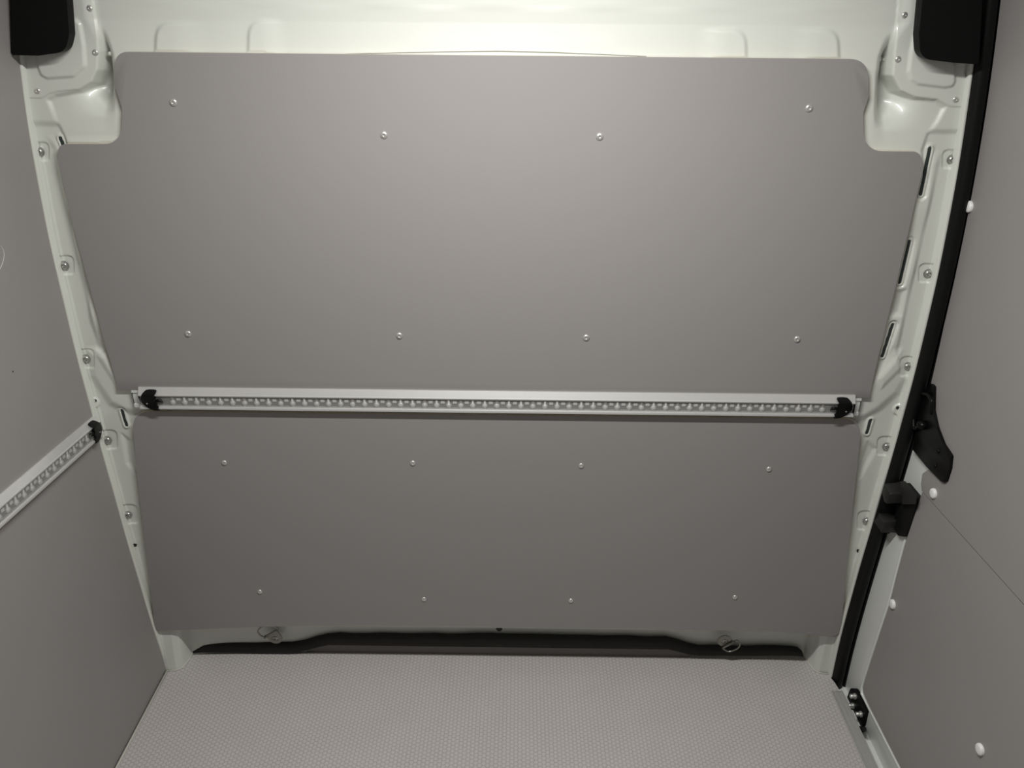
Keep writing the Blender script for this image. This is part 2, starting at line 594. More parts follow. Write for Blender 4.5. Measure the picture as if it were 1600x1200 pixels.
# arms that run from the pillars to the rail
for poly, amt, wd in [([(140, 548), (152, 545), (172, 552), (196, 595), (235, 608), (235, 642), (200, 640), (175, 628), (160, 606), (146, 585)], .007, .026),
                      ([(152, 545), (165, 545), (190, 580), (186, 598), (168, 570)], .003, .014),
                      ([(1405, 548), (1396, 549), (1366, 583), (1344, 612), (1320, 617), (1320, 652), (1348, 650), (1372, 636), (1400, 612), (1413, 590), (1412, 565)], .007, .026),
                      ([(1398, 556), (1370, 588), (1374, 602), (1404, 572)], .003, .014),
                      ([(192, 678), (206, 688), (214, 738), (200, 722)], -.004, .014),
                      ([(1368, 700), (1355, 690), (1338, 730), (1342, 745)], -.004, .014),
                      ([(1388, 452), (1412, 452), (1404, 490), (1380, 490)], -.004, .014)]:
    h = h - amt * inside(P, poly, wd)
# bolt pads: pressed-in rounded tabs
for i, (bx, by) in enumerate(BOLTS_L + BOLTS_R):
    s_ = -1 if bx < 800 else 1
    poly = round_poly([(bx + s_ * 22, by - 15, 0), (bx - s_ * 15, by - 16, 12), (bx - s_ * 15.5, by + 15, 5), (bx + s_ * 15, by + 15, 0)])
    s = sdf(P, XZ(poly, FL))
    h = h + .0028 * (1 - sst(s, -.0028, .0006))
# weld-nut bosses
for (bx, by, r) in [(149, 625, .0155), (1402, 636, .0155), (172, 84, .005), (1382, 93, .005)]:
    c = at(bx, by, .025)
    d = np.hypot(X - c[0], Z - c[2])
    h = h - .0035 * (1 - sst(d, r * .8, r))
# slots get a raised rim
SLOTS = [((1452, 232), (1438, 303)), ((1420, 377), (1405, 441)), ((1394, 507), (1378, 556)), ((1360, 656), (1354, 676)),
         ((95, 216), (100, 229)), ((191, 641), (198, 664))]
for (a, b) in SLOTS:
    A, B = at(*a, FL), at(*b, FL)
    a2, b2 = np.array([A[0], A[2]]), np.array([B[0], B[2]])
    e = b2 - a2
    t = np.clip(((P - a2) @ e) / (e @ e), 0, 1)
    d = np.linalg.norm(P - a2 - t[:, None] * e, axis=1)
    k_ = 1 - sst(d, .008, .0125)
    h = h * (1 - k_) + (FL - .001) * k_
    h = h - .0022 * (1 - sst(d, .0062, .0082)) + .003 * (1 - sst(d, .0032, .0042))
# foot of the wall: runs back to the mat edge, forward in the corners
fl = [on_floor(x, y) for x, y in [(262, 1048.5), (275, 1048), (286, 1043), (296, 1031), (301, 1023), (330, 1021), (500, 1018), (1000, 1022),
                                  (1240, 1023), (1254, 1025), (1262, 1036), (1272, 1048), (1280, 1052), (1300, 1054)]]
yf = np.interp(X, [p[0] for p in fl], [p[1] + .003 for p in fl])
s = 1 - np.clip(Z / .145, 0, 1)
s = s ** .8
kb = np.where(yf < .04, s, sst(Z, .145, .09))
h = np.where(Z < .145, h * (1 - kb) + yf * kb, h)
# keep the sheet clear of the lining panels
dmin = np.minimum(du[keep], dl[keep])
h = np.where(dmin < .002, np.maximum(h, .0105), h)
Hf = np.zeros(len(allP)); Hf[keep] = h
ny, nx = GX.shape
idx = -np.ones(len(allP), int); idx[keep] = np.arange(keep.sum())
I = idx.reshape(ny, nx)
q = np.stack([I[:-1, :-1], I[:-1, 1:], I[1:, 1:], I[1:, :-1]], -1).reshape(-1, 4)
q = q[(q >= 0).all(1)]
me = bpy.data.meshes.new('wall_front')
verts = np.column_stack([X, h, Z])
me.vertices.add(len(verts)); me.vertices.foreach_set('co', verts.ravel())
me.loops.add(q.size); me.loops.foreach_set('vertex_index', q.ravel().astype(np.int32))
me.polygons.add(len(q))
me.polygons.foreach_set('loop_start', (np.arange(len(q)) * 4).astype(np.int32))
me.polygons.foreach_set('use_smooth', np.ones(len(q), bool))
me.update(calc_edges=True)
wall_front = mesh_obj('wall_front', me, M_WHITE)
tag(wall_front, kind='structure')


def field_y(px, py):
    """depth of the relief under a pixel"""
    Y = FL
    for _ in range(4):
        p = at(px, py, Y)
        i = int(round((p[0] - xs[0]) / CELL)); j = int(round((p[2] - zs[0]) / CELL))
        Y = Hf[j * nx + i]
    return at(px, py, Y)


# cab-side sheet behind the panels closes the wall
bm = bmesh.new(); box(bm, (-.03, .075, .96), (1.95, .004, 2.0))
tag(from_bm('wall_front_backing', bm, M_WHITE, None), kind='structure')

RIVET = lathe('rivet', [(.0070, 0), (.0069, .0010), (.0058, .0022), (.0036, .0030), (.0024, .0030), (.0020, .0012), (0, .0010)], 20)
BOLT = lathe('bolt', [(.0092, 0), (.0092, .0014), (.0072, .0020), (.0066, .0040), (.0050, .0056), (.0036, .0058), (.0030, .0030), (0, .0028)], 24)
SMALL = lathe('bolt_small', [(.0055, 0), (.0054, .0010), (.0043, .0024), (.0024, .0028), (.0018, .0012), (0, .0010)], 16)
CAPM = lathe('cap', [(.0112, 0), (.0112, .0032), (.0100, .0056), (.0065, .0066), (0, .0068)], 28)
M_BOLT = new_mat('bolt_steel', (.50, .50, .47), .32, metal=.85)
for mm, mt2 in ((RIVET, M_STEEL), (BOLT, M_BOLT), (SMALL, M_STEEL), (CAPM, M_CAP)):
    mm.materials.append(mt2)
FACE_CAM = Matrix.Rotation(pi / 2, 4, 'X')           # local +Z -> -Y


def put(name, me, pos, M, parent, sc=1.0):
    o = bpy.data.objects.new(name, me)
    o.matrix_world = Matrix.Translation(Vector(pos)) @ M @ Matrix.Scale(sc, 4)
    C.objects.link(o)
    if parent is not None:
        o.parent = parent
        o.matrix_parent_inverse = Matrix.Translation(-Vector(parent.location)) if parent.type == 'EMPTY' else Matrix.Identity(4)
    return o


for i, (x, y) in enumerate(BOLTS_L + BOLTS_R):
    p = field_y(x, y)
    put('bolt', BOLT, (p[0], p[1] - .0002, p[2]), FACE_CAM @ Matrix.Rotation(i * .7, 4, 'Z'), wall_front, 1.06)
for (x, y) in [(140, 13), (149, 82), (58.5, 142), (1413.5, 23.5), (1403, 92.5), (1493, 155.5)]:
    p = field_y(x, y)
    put('rivet', RIVET, (p[0], p[1] - .0002, p[2]), FACE_CAM, wall_front, .78)
for (x, y, sc) in [(172, 84, .8), (1382, 93, .8)]:
    p = field_y(x, y)
    o = put('stud', lathe('stud', [(.005, -.001), (.0046, .001), (.003, .0026), (0, .003)], 14), (p[0], p[1], p[2]), FACE_CAM, wall_front, sc)
    o.data.materials.append(M_WHITE)
# holes: dark drilled cups set in the sheet, weld nuts with a bore
HOLE = lathe('hole', [(.0047, 0), (.0047, .0004), (.0038, .0004), (.0036, -.003), (0, -.0032)], 18)
HOLE.materials.append(new_mat('dark_hole', (.015, .016, .015), .7))
for (x, y, sc) in [(149, 625.5, .8), (1402, 636.5, .8), (211, 851.5, 1.0), (1341.5, 860.5, 1.05)]:
    p = field_y(x, y)
    put('hole', HOLE, (p[0], p[1] - (.0016 if y < 700 else .0004), p[2]), FACE_CAM, wall_front, sc)
# foam-filled slots
for (a, b) in SLOTS:
    A, B = at(*a, FL - .002), at(*b, FL - .002)
    a2, b2 = Vector((A[0], 0, A[2])), Vector((B[0], 0, B[2]))
    e = (b2 - a2).normalized(); nrm = Vector((-e.z, 0, e.x))
    wdt = .0040
    pts = []
    for k in range(9):
        an = pi * k / 8
        pts.append(b2 + nrm * wdt * cos(an) + e * wdt * sin(an))
    for k in range(9):
        an = pi * k / 8
        pts.append(a2 - nrm * wdt * cos(an) - e * wdt * sin(an))
    ymid = (field_y(*a)[1] + field_y(*b)[1]) / 2
    ya = yb = FL - .0005
    L = (b2 - a2).length
    def yy_(p):
        t = max(0, min(1, (Vector((p.x, 0, p.z)) - a2).dot(e) / L))
        return ya + (yb - ya) * t
    bm = bmesh.new()
    loop_prism(bm, [(p.x, yy_(p) - .0012, p.z) for p in pts], [(p.x, yy_(p) + .012, p.z) for p in pts])
    bmesh.ops.triangulate(bm, faces=[f for f in bm.faces if len(f.verts) > 4])
    o = from_bm('slot_foam', bm, M_FOAM, wall_front)

# rolled flanges beside the wall edge (left) and beside the seal (right)
bm = bmesh.new()
zz = np.linspace(0, 1.60, 60)
Lp = [(float(GL(z)) - .004, .000, z) for z in zz]
Rp = [(float(GL(z)) + .0036 + .0009 * sin(z * 26), .000, z) for z in zz]
ribbon(bm, Lp, Rp, .003, .016, 5)
flange = from_bm('flange', bm, M_WHITE, wall_front, angle=50)
bm = bmesh.new()
zz = np.linspace(.0, 1.60, 60)
Lp = [(float(GS(z)) - .0058 + .0008 * sin(z * 30), .002, z) for z in zz]
Rp = [(float(GS(z)) + .003, .002, z) for z in zz]
ribbon(bm, Lp, Rp, .004, .015, 5)
from_bm('flange', bm, M_WHITE, wall_front, angle=50)

# ---------------------------------------------------------------- lining panels of the front wall
up = px_prism('lining_panel', UP, 0, .009, M_LAM, bevel=.0007, edge_mat=M_PLY, plane=0)
tag(up, 'large grey laminate plywood panel above the horizontal rail, with notched upper corners', 'panel')
lo = px_prism('lining_panel', LP, 0, .009, M_LAM, bevel=.0007, edge_mat=M_PLY, plane=0)
tag(lo, 'grey laminate plywood panel below the horizontal rail, with rounded corners', 'panel')
for (x, y) in [(271, 160), (600, 211), (937, 213.5), (1264, 169), (294, 521.5), (624, 524.5), (916, 527.5), (1245.5, 530)]:
    p = at(x, y); put('rivet', RIVET, (p[0], -.0002, p[2]), FACE_CAM, up)
for (x, y) in [(350.5, 723), (645, 723.5), (908, 727.5), (1201.5, 733), (406, 924.5), (662.5, 936), (892, 938.5), (1148.5, 933)]:
    p = at(x, y); put('rivet', RIVET, (p[0], -.0002, p[2]), FACE_CAM, lo, .92)

# ---------------------------------------------------------------- LED rails
# section in (protrusion, height)
SEC = [(0, 0), (.0030, 0), (.0038, -.0016), (.0100, -.0140), (.0116, -.0146), (.0118, -.0162), (.0104, -.0162), (.0104, -.0185),
       (.0060, -.0185), (.0060, -.0395), (.0108, -.0395), (.0108, -.0425), (.0138, -.0425), (.0146, -.0450), (.0146, -.0475), (0, -.0475)]


def rail(name, length, pitch, n, first, hole_every, cap_at, mirror=False):
    """local: X along, -Y out of the wall, Z up, origin at the wall at the top left"""
    root = empty(name, (0, 0, 0))
    bm = bmesh.new()
    loop_prism(bm, [(0, -p, z) for p, z in SEC], [(length, -p, z) for p, z in SEC])
    bmesh.ops.triangulate(bm, faces=[f for f in bm.faces if len(f.verts) > 4])
    for f in bm.faces: f.material_index = 0
    from_bm('housing', bm, M_ALU, root)
    # circuit board
    bm = bmesh.new(); box(bm, (length / 2, -.0064, -.029), (length - .05, .0012, .0195))
    from_bm('circuit_board', bm, M_PCB, root)
    # clear cover, gently domed, with two moulded lips
    bm = bmesh.new()
    sec = [(.0114, -.0186), (.0131, -.0250), (.0138, -.0300), (.0141, -.0350), (.0138, -.0394), (.0130, -.0394), (.0133, -.0350), (.0130, -.0300), (.0123, -.0250), (.0106, -.0186)]
    loop_prism(bm, [(.022, -p, z) for p, z in sec], [(length - .022, -p, z) for p, z in sec])
    bmesh.ops.triangulate(bm, faces=[f for f in bm.faces if len(f.verts) > 4])
    for f in bm.faces: f.material_index = 0
    from_bm('clear_cover', bm, M_CLEAR, root)
    # leds with a lens each, grey resistor pads between
    b1 = bmesh.new(); box(b1, (0, 0, 0), (.0046, .0016, .0046)); bmesh.ops.bevel(b1, geom=b1.edges[:], offset=.0004, segments=1)
    led_me = bpy.data.meshes.new('led'); b1.to_mesh(led_me); b1.free(); led_me.materials.append(M_LED)
    lens_me = lathe('lens', [(.0062, 0), (.0062, .0008), (.0056, .0026), (.0038, .0040), (.0016, .0045), (0, .0046)], 14)
    lens_me.materials.append(M_LENS)
    b1 = bmesh.new(); box(b1, (0, 0, 0), (.0085, .0010, .0062)); res_me = bpy.data.meshes.new('resistor'); b1.to_mesh(res_me); b1.free(); res_me.materials.append(M_RES)
    b1 = bmesh.new(); box(b1, (0, 0, 0), (.0042, .0012, .0080)); pad_me = bpy.data.meshes.new('glint_pad'); b1.to_mesh(pad_me); b1.free(); pad_me.materials.append(M_LED)  # white pad added as a painted bar highlight above the led
    screw_me = lathe('screw', [(.0034, 0), (.0033, .0008), (.002, .0016), (.0012, .0016), (.001, .0006), (0, .0005)], 12)
    screw_me.materials.append(M_STEEL)
    for i in range(n):
        x = first + i * pitch
        o = bpy.data.objects.new('led', led_me); o.location = (x, -.0076, -.0335); o.parent = root; C.objects.link(o)
        l = bpy.data.objects.new('lens', lens_me); l.location = (0, .0004, 0); l.rotation_euler = (pi / 2, 0, 0); l.parent = o; C.objects.link(l)
        if i < n - 1:
            r = bpy.data.objects.new('resistor', res_me); r.location = (x + pitch / 2, -.0073, -.0262); r.parent = root; C.objects.link(r)
        if hole_every and i % hole_every == 0:
            s_ = bpy.data.objects.new('screw', screw_me); s_.location = (x, -.0070, -.0245); s_.rotation_euler = (pi / 2, 0, 0); s_.parent = root; C.objects.link(s_)
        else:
            b_ = bpy.data.objects.new('glint_pad', pad_me); b_.location = (x, -.0075, -.0248); b_.parent = root; C.objects.link(b_)
    # end caps: rounded outside, ragged inner edge where it grips the housing
    for side in (0, 1):
        if side not in cap_at: continue
        x0 = .004 if side == 0 else length - .004
        sg = 1 if side == 0 else -1
        def prot(z):                                     # follows the housing section, a little proud
            return float(np.interp(-z, [0, .0035, .0135, .040, .0495], [.0060, .0080, .0150, .0172, .0175]))
        rows = [(-.0035, .020, .030), (-.0045, .013, .036), (-.0070, .0095, .0365), (-.0100, .0065, .0355), (-.0130, .0040, .0335), (-.0160, .0022, .0315), (-.0200, .0008, .0325), (-.0230, .0002, .0330), (-.0255, 0, .0310),
                (-.0290, .0006, .0350), (-.0330, .0022, .0345), (-.0370, .0050, .0325), (-.0400, .0080, .0340), (-.0430, .0115, .0380), (-.0460, .0160, .0365), (-.0485, .0215, .0400), (-.0495, .0270, .0390)]
        bm = bmesh.new()
        rr_ = []
        for z, a, b in rows:
            p_ = prot(z)
            xs_ = [(a, 0), (a, p_ - .006), (a + .0015, p_ - .0015), (a + .004, p_), (b, p_), (b, 0)]
            rr_.append([bm.verts.new((x0 + sg * xx, -max(yy, 0), z)) for xx, yy in xs_])
        for r_a, r_b in zip(rr_[:-1], rr_[1:]):
            for k in range(6):
                bm.faces.new((r_a[k], r_a[(k + 1) % 6], r_b[(k + 1) % 6], r_b[k]))
        bm.faces.new(rr_[0][::-1]); bm.faces.new(rr_[-1])
        cp = from_bm('end_cap', bm, M_CAPB, root, angle=35)
        bm = bmesh.new()
        tube(bm, [(x0 + sg * .030, -.0095, -.0285), (x0 + sg * .038, -.0110, -.0275), (x0 + sg * .043, -.0105, -.0285), (x0 + sg * .046, -.009, -.034)], [.0025, .0045, .0042, .0018], 8)
        from_bm('cable', bm, M_CAPB, root, smooth=True)
        o = bpy.data.objects.new('screw', screw_me); o.location = (x0 + sg * .015, -.0166, -.033); o.rotation_euler = (pi / 2, 0, 0); o.scale = (.5, .5, .5); o.parent = root; C.objects.link(o)
    return root


pa, pb = at(216, 606.3, -.003), at(1337, 616.6, -.003)
Lr = pb[0] - pa[0]
rz = (pa[2] + pb[2]) / 2
first = at(270, 635, -.012)[0] - pa[0]
last = at(1285, 645, -.012)[0] - pa[0]
npx = 55
r1 = rail('led_rail', Lr, (last - first) / (npx - 1), npx, first, 3, (0, 1))
r1.location = (pa[0], 0, rz)
tag(r1, 'aluminium LED rail running across the middle of the grey front wall, black end caps', 'light')
# white carrier profile behind the rail, its two ends show
bm = bmesh.new()
ca, cb_ = at(205.5, 612, .0), at(1346, 624, .0)
zt = (at(206, 610.5, 0)[2] + at(1345, 622, 0)[2]) / 2
zb = (at(206, 637, 0)[2] + at(1345, 648, 0)[2]) / 2
secc = [(zt, .008), (zt, -.001), (zt - .0055, -.001), (zt - .007, .0015), (zb + .009, .0015), (zb + .0075, -.001), (zb, -.001), (zb, .008)]
loop_prism(bm, [(ca[0], y, z) for z, y in secc], [(cb_[0], y, z) for z, y in secc])
bmesh.ops.triangulate(bm, faces=[f for f in bm.faces if len(f.verts) > 4])
for f in bm.faces: f.material_index = 0
car = from_bm('carrier_profile', bm, M_WHITE2)
tag(car, 'white carrier profile whose ends stick out behind the long horizontal rail', 'profile')

# ---------------------------------------------------------------- left wall lining
LX = 0.0
zc = None
pc = on_wall(150, 664, GL)          # outer end of the cap
zj = pc[2] - .016
yA = .001
for nm, z0, z1, lab in (('lining_panel', zj + .0006, Z_CEIL - .004, 'grey laminate wall panel on the left, above the slanting rail'),
                        ('lining_panel', .002, zj - .0006, 'grey laminate wall panel on the left, below the slanting rail')):
    yz = [(-.004, z0), (YB + .02, z0), (YB + .02, z1), (-.004, z1)]
    o = curved_plate(nm, yz, GL, 0, -.009, M_LAM, edge_mat=M_PLY)
    tag(o, lab, 'panel')
    if z0 > .5: left_up = o
ra = on_wall(147, 657, GL)
L2 = 1.25
r2 = rail('led_rail', L2, .0262, 42, L2 - .058 - 41 * .0262, 0, (1,))
rb_ = on_wall(0, 782, GL)
pitch_ = math.atan2(ra[2] - rb_[2], ra[1] - rb_[1])
print('left rail pitch', math.degrees(pitch_), ra, rb_, GL(ra[2]), GL(.5))
r2.rotation_euler = (0, -pitch_, pi / 2)
# local X -> world +Y, local -Y -> world +X
lz = ra[2] + .012
r2.location = (float(GL(lz - .022)) + .0002, ra[1] + .004 - L2 * cos(pitch_), lz - L2 * sin(pitch_))
tag(r2, 'aluminium LED rail on the left wall slanting out of the photo, one black end cap', 'light')
# marks on the left wall
pc_ = [on_wall(x, y, GL, .0004) for x, y in [(-8, 384), (-2, 383), (2, 385), (5.5, 391), (6.5, 398), (5.5, 406), (3, 414), (0, 420), (-5, 428), (-10, 430)]]
bm = bmesh.new(); tube(bm, pc_, .0005, 6)
o = from_bm('sticker_outline', bm, new_mat('pale_line', (.62, .62, .6), .5), left_up, smooth=True)
p = on_wall(20, 580.5, GL)
o = put('hole', HOLE, (p[0] + .0002, p[1], p[2]), Matrix.Rotation(pi / 2, 4, 'Y'), left_up, .35)

# ---------------------------------------------------------------- right side: seal, door lining
bm = bmesh.new()
zz = np.linspace(-.045, Z_CEIL, 80)
La = [(float(GS(z)), -.001, z) for z in zz]
Rb = [(float(GR(z)) - .0065, -.001, z) for z in zz]
Rc = [(float(GR(z)) + .0045, .000, z) for z in zz]
seal = empty('door_seal', (float(GS(.0)), 0, 0))
ribbon(bm, La, Rb, .017, .03, 10, 2.2)
o = from_bm('sealing_tube', bm, M_RUB, None, angle=50); child(o, seal)
bm = bmesh.new()
ribbon(bm, Rb, Rc, .010, .03, 6)
o = from_bm('sealing_lip', bm, M_RUB, None, angle=50); child(o, seal)
tag(seal, 'long black rubber door seal running down the right side beside the white pillar', 'seal')

OFF = -.0065


def door_yz(pts, off=OFF):
    q = [on_wall(x, y, GR, off) for x, y in pts]
    return [(p[1], p[2]) for p in q]


seamA, seamB = door_yz([(1440, 767), (1600, 945)])
slope = (seamB[1] - seamA[1]) / (seamB[0] - seamA[0])
YE = -1.6
zE = seamB[1] + slope * (YE - seamB[0])
edge_up = [(-.013, 1.90), (-.013, 1.5), (-.012, 1.2), (-.013, 1.0)]
und = door_yz(round_poly([(1455, 598, 0), (1459, 625, 0), (1464, 665, 0), (1486, 722, 4), (1477, 757, 3), (1452, 733, 4), (1441, 740, 5), (1439, 756, 4), (1440, 766.5, 0)], 4))
yz = edge_up + und + [(YE, zE + .0005), (YE, 1.90)]
du_ = curved_plate('lining_panel', yz, GR, OFF, .006, M_LAM)
tag(du_, 'tall grey laminate door panel on the right, above the slanting joint line', 'panel')
lowp = door_yz([(1440.5, 769.5), (1436, 785), (1414, 850), (1401, 898), (1389.5, 945), (1369, 1007), (1351, 1064), (1348, 1074), (1349, 1083), (1357, 1100), (1408, 1200)])
sl = (lowp[-1][1] - lowp[-2][1]) / (lowp[-1][0] - lowp[-2][0])
yz = lowp + [(YE, lowp[-1][1] + sl * (YE - lowp[-1][0]) * .3), (YE, zE - .0045)]
dlw = curved_plate('lining_panel', yz, GR, OFF, .006, M_LAM)
tag(dlw, 'grey laminate door panel on the right, below the slanting joint line', 'panel')
# white edge lip around the lower door panel
bm = bmesh.new()
pts = [on_wall(x - 1.5, y, GR, -.001) for x, y in [(1436, 785), (1414, 850), (1389.5, 945), (1369, 1007), (1351, 1064), (1347.5, 1074), (1348, 1084), (1357, 1101), (1408, 1201), (1460, 1300)]]
tube(bm, pts, .0035, 8)
o = from_bm('door_lip', bm, M_WHITE2, bpy.data.objects['wall_right'], smooth=True)
bm = bmesh.new()
pts = [on_wall(x - 8, y, GR, 0) for x, y in [(1352, 1078), (1362, 1101), (1412, 1201), (1462, 1300)]]
tube(bm, pts, .0022, 8)
o = from_bm('door_lip', bm, M_WHITE2, bpy.data.objects['wall_right'], smooth=True)
RX = Matrix.Rotation(-pi / 2, 4, 'Y')
for (x, y, par) in [(1516, 323, du_), (1460, 771, dlw), (1396, 944, dlw), (1533, 1171, dlw)]:
    p = on_wall(x, y, GR, OFF)
    put('screw_cap', CAPM, (p[0] - .0001, p[1], p[2]), RX, par, 1.0)

# black curved bracket below the upper door panel edge
pl = door_yz(round_poly([(1453, 598, 3), (1459, 604, 3), (1458, 640, 8), (1464, 668, 14), (1474, 694, 6), (1486, 712, 5), (1484, 732, 3), (1477, 754, 3), (1470, 752, 0), (1448, 729, 2),
                         (1426, 702, 3), (1431, 672, 3), (1428, 640, 4), (1444, 612, 4)], 4), -.012)
brk = curved_plate('guide_bracket', pl, GR, -.013, .013, M_CAPB, bevel=.002)
tag(brk, 'black curved bracket on the sliding door between seal and white door edge', 'bracket')
# raised frame and knob on it
bm = bmesh.new()
fr = [on_wall(x, y, GR, -.020) for x, y in round_poly([(1428, 672, 3), (1426, 622, 8), (1433, 613, 6), (1450, 616, 6), (1456, 626, 6), (1455, 645, 3)], 4)]
tube(bm, fr, .0042, 8)
from_bm('frame', bm, M_CAPB, brk, smooth=True)
cc = on_wall(1441, 664, GR, -.018)
bm = bmesh.new(); bmesh.ops.create_uvsphere(bm, u_segments=16, v_segments=10, radius=.011)
bmesh.ops.transform(bm, matrix=Matrix.Translation(Vector(cc)) @ Matrix.Diagonal((1.0, 1.1, .9, 1)), verts=bm.verts)
from_bm('knob', bm, M_CAPB, brk, smooth=True)
cc = on_wall(1433, 667, GR, -.012)
bm = bmesh.new(); bmesh.ops.create_cone(bm, cap_ends=True, segments=16, radius1=.009, radius2=.006, depth=.02, matrix=Matrix.Translation(Vector(cc)) @ Matrix.Rotation(pi / 2, 4, 'X'))
from_bm('socket', bm, M_CAPB, brk, angle=40)
for x, y in [(1466, 705), (1461, 728)]:
    p = on_wall(x, y, GR, -.013)
    put('screw', SMALL.copy(), (p[0], p[1], p[2]), RX, brk, .9).data.materials[0] = M_CAPB

# rubber buffer with two blocks
buf = empty('door_buffer', tuple(at(1400, 838, -.005)))
tag(buf, 'black rubber door buffer with two blocks, fixed across the black seal', 'buffer')


def hull_obj(name, pts, mat, parent, bevel=.0015):
    bm = bmesh.new()
    for p in pts: bm.verts.new(tuple(p))
    bmesh.ops.convex_hull(bm, input=bm.verts)
    bmesh.ops.dissolve_limit(bm, angle_limit=radians(4), verts=bm.verts, edges=bm.edges)
    bmesh.ops.bevel(bm, geom=bm.edges[:], offset=bevel, segments=2, profile=.6, affect='EDGES')
    o = from_bm(name, bm, mat, None, angle=50)
    return child(o, parent)


Yb, Yf_ = -.016, -.050
up_pts = [at(x, y, Yb) for x, y in [(1382, 756), (1413, 751), (1433, 773), (1428, 782), (1378, 768), (1380, 783)]] + \
         [at(x, y, Yf_) for x, y in [(1391, 772), (1419, 771), (1418, 786), (1385, 787)]]
hull_obj('upper_block', up_pts, M_RUB2, buf)
lo_pts = [at(x, y, Yb) for x, y in [(1372, 801), (1404, 803), (1408, 820), (1365, 815)]] + \
         [at(x, y, Yf_) for x, y in [(1381, 816), (1403, 814), (1406, 818), (1404, 833), (1377, 832)]]
hull_obj('lower_block', lo_pts, M_RUB2, buf)
bk = [at(x, y, Y) for x, y in [(1380, 765), (1372, 800), (1366, 815), (1375, 832), (1404, 836), (1414, 836), (1434, 777), (1414, 752)] for Y in (-.004, -.018)]
hull_obj('base_plate', bk, M_RUB, buf)
pl = door_yz(round_poly([(1414, 753, 2), (1434, 777, 3), (1433, 787, 3), (1415, 839, 3), (1404, 837, 2), (1396, 822, 0), (1404, 776, 0)], 3), -.010)
o = curved_plate('side_plate', pl, GR, -.012, .012, M_RUB, bevel=.002)
child(o, buf)
ex_ = [on_wall(x, y, GR, o_) for x, y in [(1406, 752), (1415, 752), (1433, 775), (1431, 788), (1410, 788)] for o_ in (-.004, -.024)]
hull_obj('block_shoulder', ex_, M_RUB2, buf)

# black bolted roller bracket at the foot of the door
pl = door_yz(round_poly([(1330, 1075, 3), (1337, 1076, 3), (1342, 1084, 0), (1354, 1111, 3), (1349, 1134, 2), (1340, 1134, 0), (1318, 1097, 2), (1324, 1091, 2)], 3), -.006)
rbk = curved_plate('roller_bracket', pl, GR, -.008, .008, M_BLACK, bevel=.001)
tag(rbk, 'black steel roller bracket with three bolts at the foot of the door', 'bracket')
HEX = lathe('hex_bolt', [(.0068, 0), (.0068, .003), (.0048, .003), (.0048, .011), (.0040, .012), (.0026, .012), (.0024, .008), (0, .008)], 16)
HEX.materials.append(M_STEEL)
for x, y in [(1337, 1088), (1333.5, 1102.5), (1346, 1116)]:
    p = on_wall(x, y, GR, -.008)
    put('bolt', HEX, (p[0], p[1], p[2]), RX, rbk, 1.15)
p = on_wall(1347, 1139, GR, -.012)
pts = [on_wall(x, y, GR, o_) for x, y in [(1340, 1134), (1353, 1136), (1353, 1142), (1344, 1147), (1338, 1139)] for o_ in (-.002, -.024)]
bm = bmesh.new()
for q_ in pts: bm.verts.new(tuple(q_))
bmesh.ops.convex_hull(bm, input=bm.verts)
from_bm('stop_tab', bm, M_BLACK, rbk)

# threshold strip of clear plastic with ridges along the floor edge
th = empty('threshold_strip', (.83, -.08, 0))
tag(th, 'clear ribbed plastic threshold strip on the right edge of the floor mat', 'strip')
t0 = on_floor(1299, 1081)[1]
bm = bmesh.new()
M_STRIP = new_mat('pale_threshold_plastic', (.36, .36, .34), .3, coat=.3)
sec = [(.8205, 0.0003), (.8210, .0022), (.8235, .0026), (.8250, .0014), (.8330, .0012), (.8340, .0026), (.8355, .0026), (.8365, .0014), (.8440, .0014), (.8450, .0032), (.8485, .0034), (.8495, -.004), (.846, .0003)]
loop_prism(bm, [(x, t0, z) for x, z in sec], [(x, YB, z) for x, z in sec])
bmesh.ops.triangulate(bm, faces=[f for f in bm.faces if len(f.verts) > 4])
for f in bm.faces: f.material_index = 0
child(from_bm('base', bm, M_STRIP), th)
for x_ in (.8220, .8347, .8468):
    bm = bmesh.new(); tube(bm, [(x_, t0 + .003 - .002 * 0, .0030), (x_, YB, .0030)], .0012, 6)
    child(from_bm('ridge', bm, new_mat('pale_ridge', (.6, .6, .56), .25) if x_ < .8225 else bpy.data.materials['pale_ridge'], smooth=True), th)

# ---------------------------------------------------------------- foot of the front wall: gasket, sill, lashing eyes
gtop = [(300, 1016), (308, 1011), (318, 1006.5), (330, 1005.5), (400, 1005), (455, 1005.5), (475, 1003), (495, 997), (512, 993), (530, 992), (640, 992.5), (720, 993), (770, 992.5), (900, 995),
        (1000, 996.5), (1040, 998), (1058, 1001), (1075, 1007), (1092, 1011), (1150, 1011.5), (1238, 1012), (1248, 1015), (1254, 1020)]
gbot = [(300, 1021), (308, 1020.5), (318, 1020.5), (330, 1020.5), (400, 1020.5), (455, 1020), (475, 1017), (495, 1012), (512, 1008), (530, 1006), (640, 1007.5), (720, 1008), (770, 1008), (900, 1010),
        (1000, 1012), (1040, 1014), (1058, 1018), (1075, 1022.5), (1092, 1024), (1150, 1024.5), (1238, 1024), (1248, 1024.5), (1254, 1024.5)]
bm = bmesh.new()
def dens(pp):
    out = []
    for a, b in zip(pp[:-1], pp[1:]):
        k = max(1, int((b[0] - a[0]) / 20))
        for i in range(k):
            out.append((a[0] + (b[0] - a[0]) * i / k, a[1] + (b[1] - a[1]) * i / k))
    return out + [pp[-1]]
YG = .058
GT = [at(x, y + .5 * sin(x * .21) + .35 * sin(x * .083), YG) for x, y in dens(gtop)]
GB = [at(x, y, YG) for x, y in dens(gbot)]
GB = [np.array([p[0], p[1], max(p[2], .0005)]) for p in GB]
ribbon(bm, GB, GT, .007, .008, 6, 3.0)
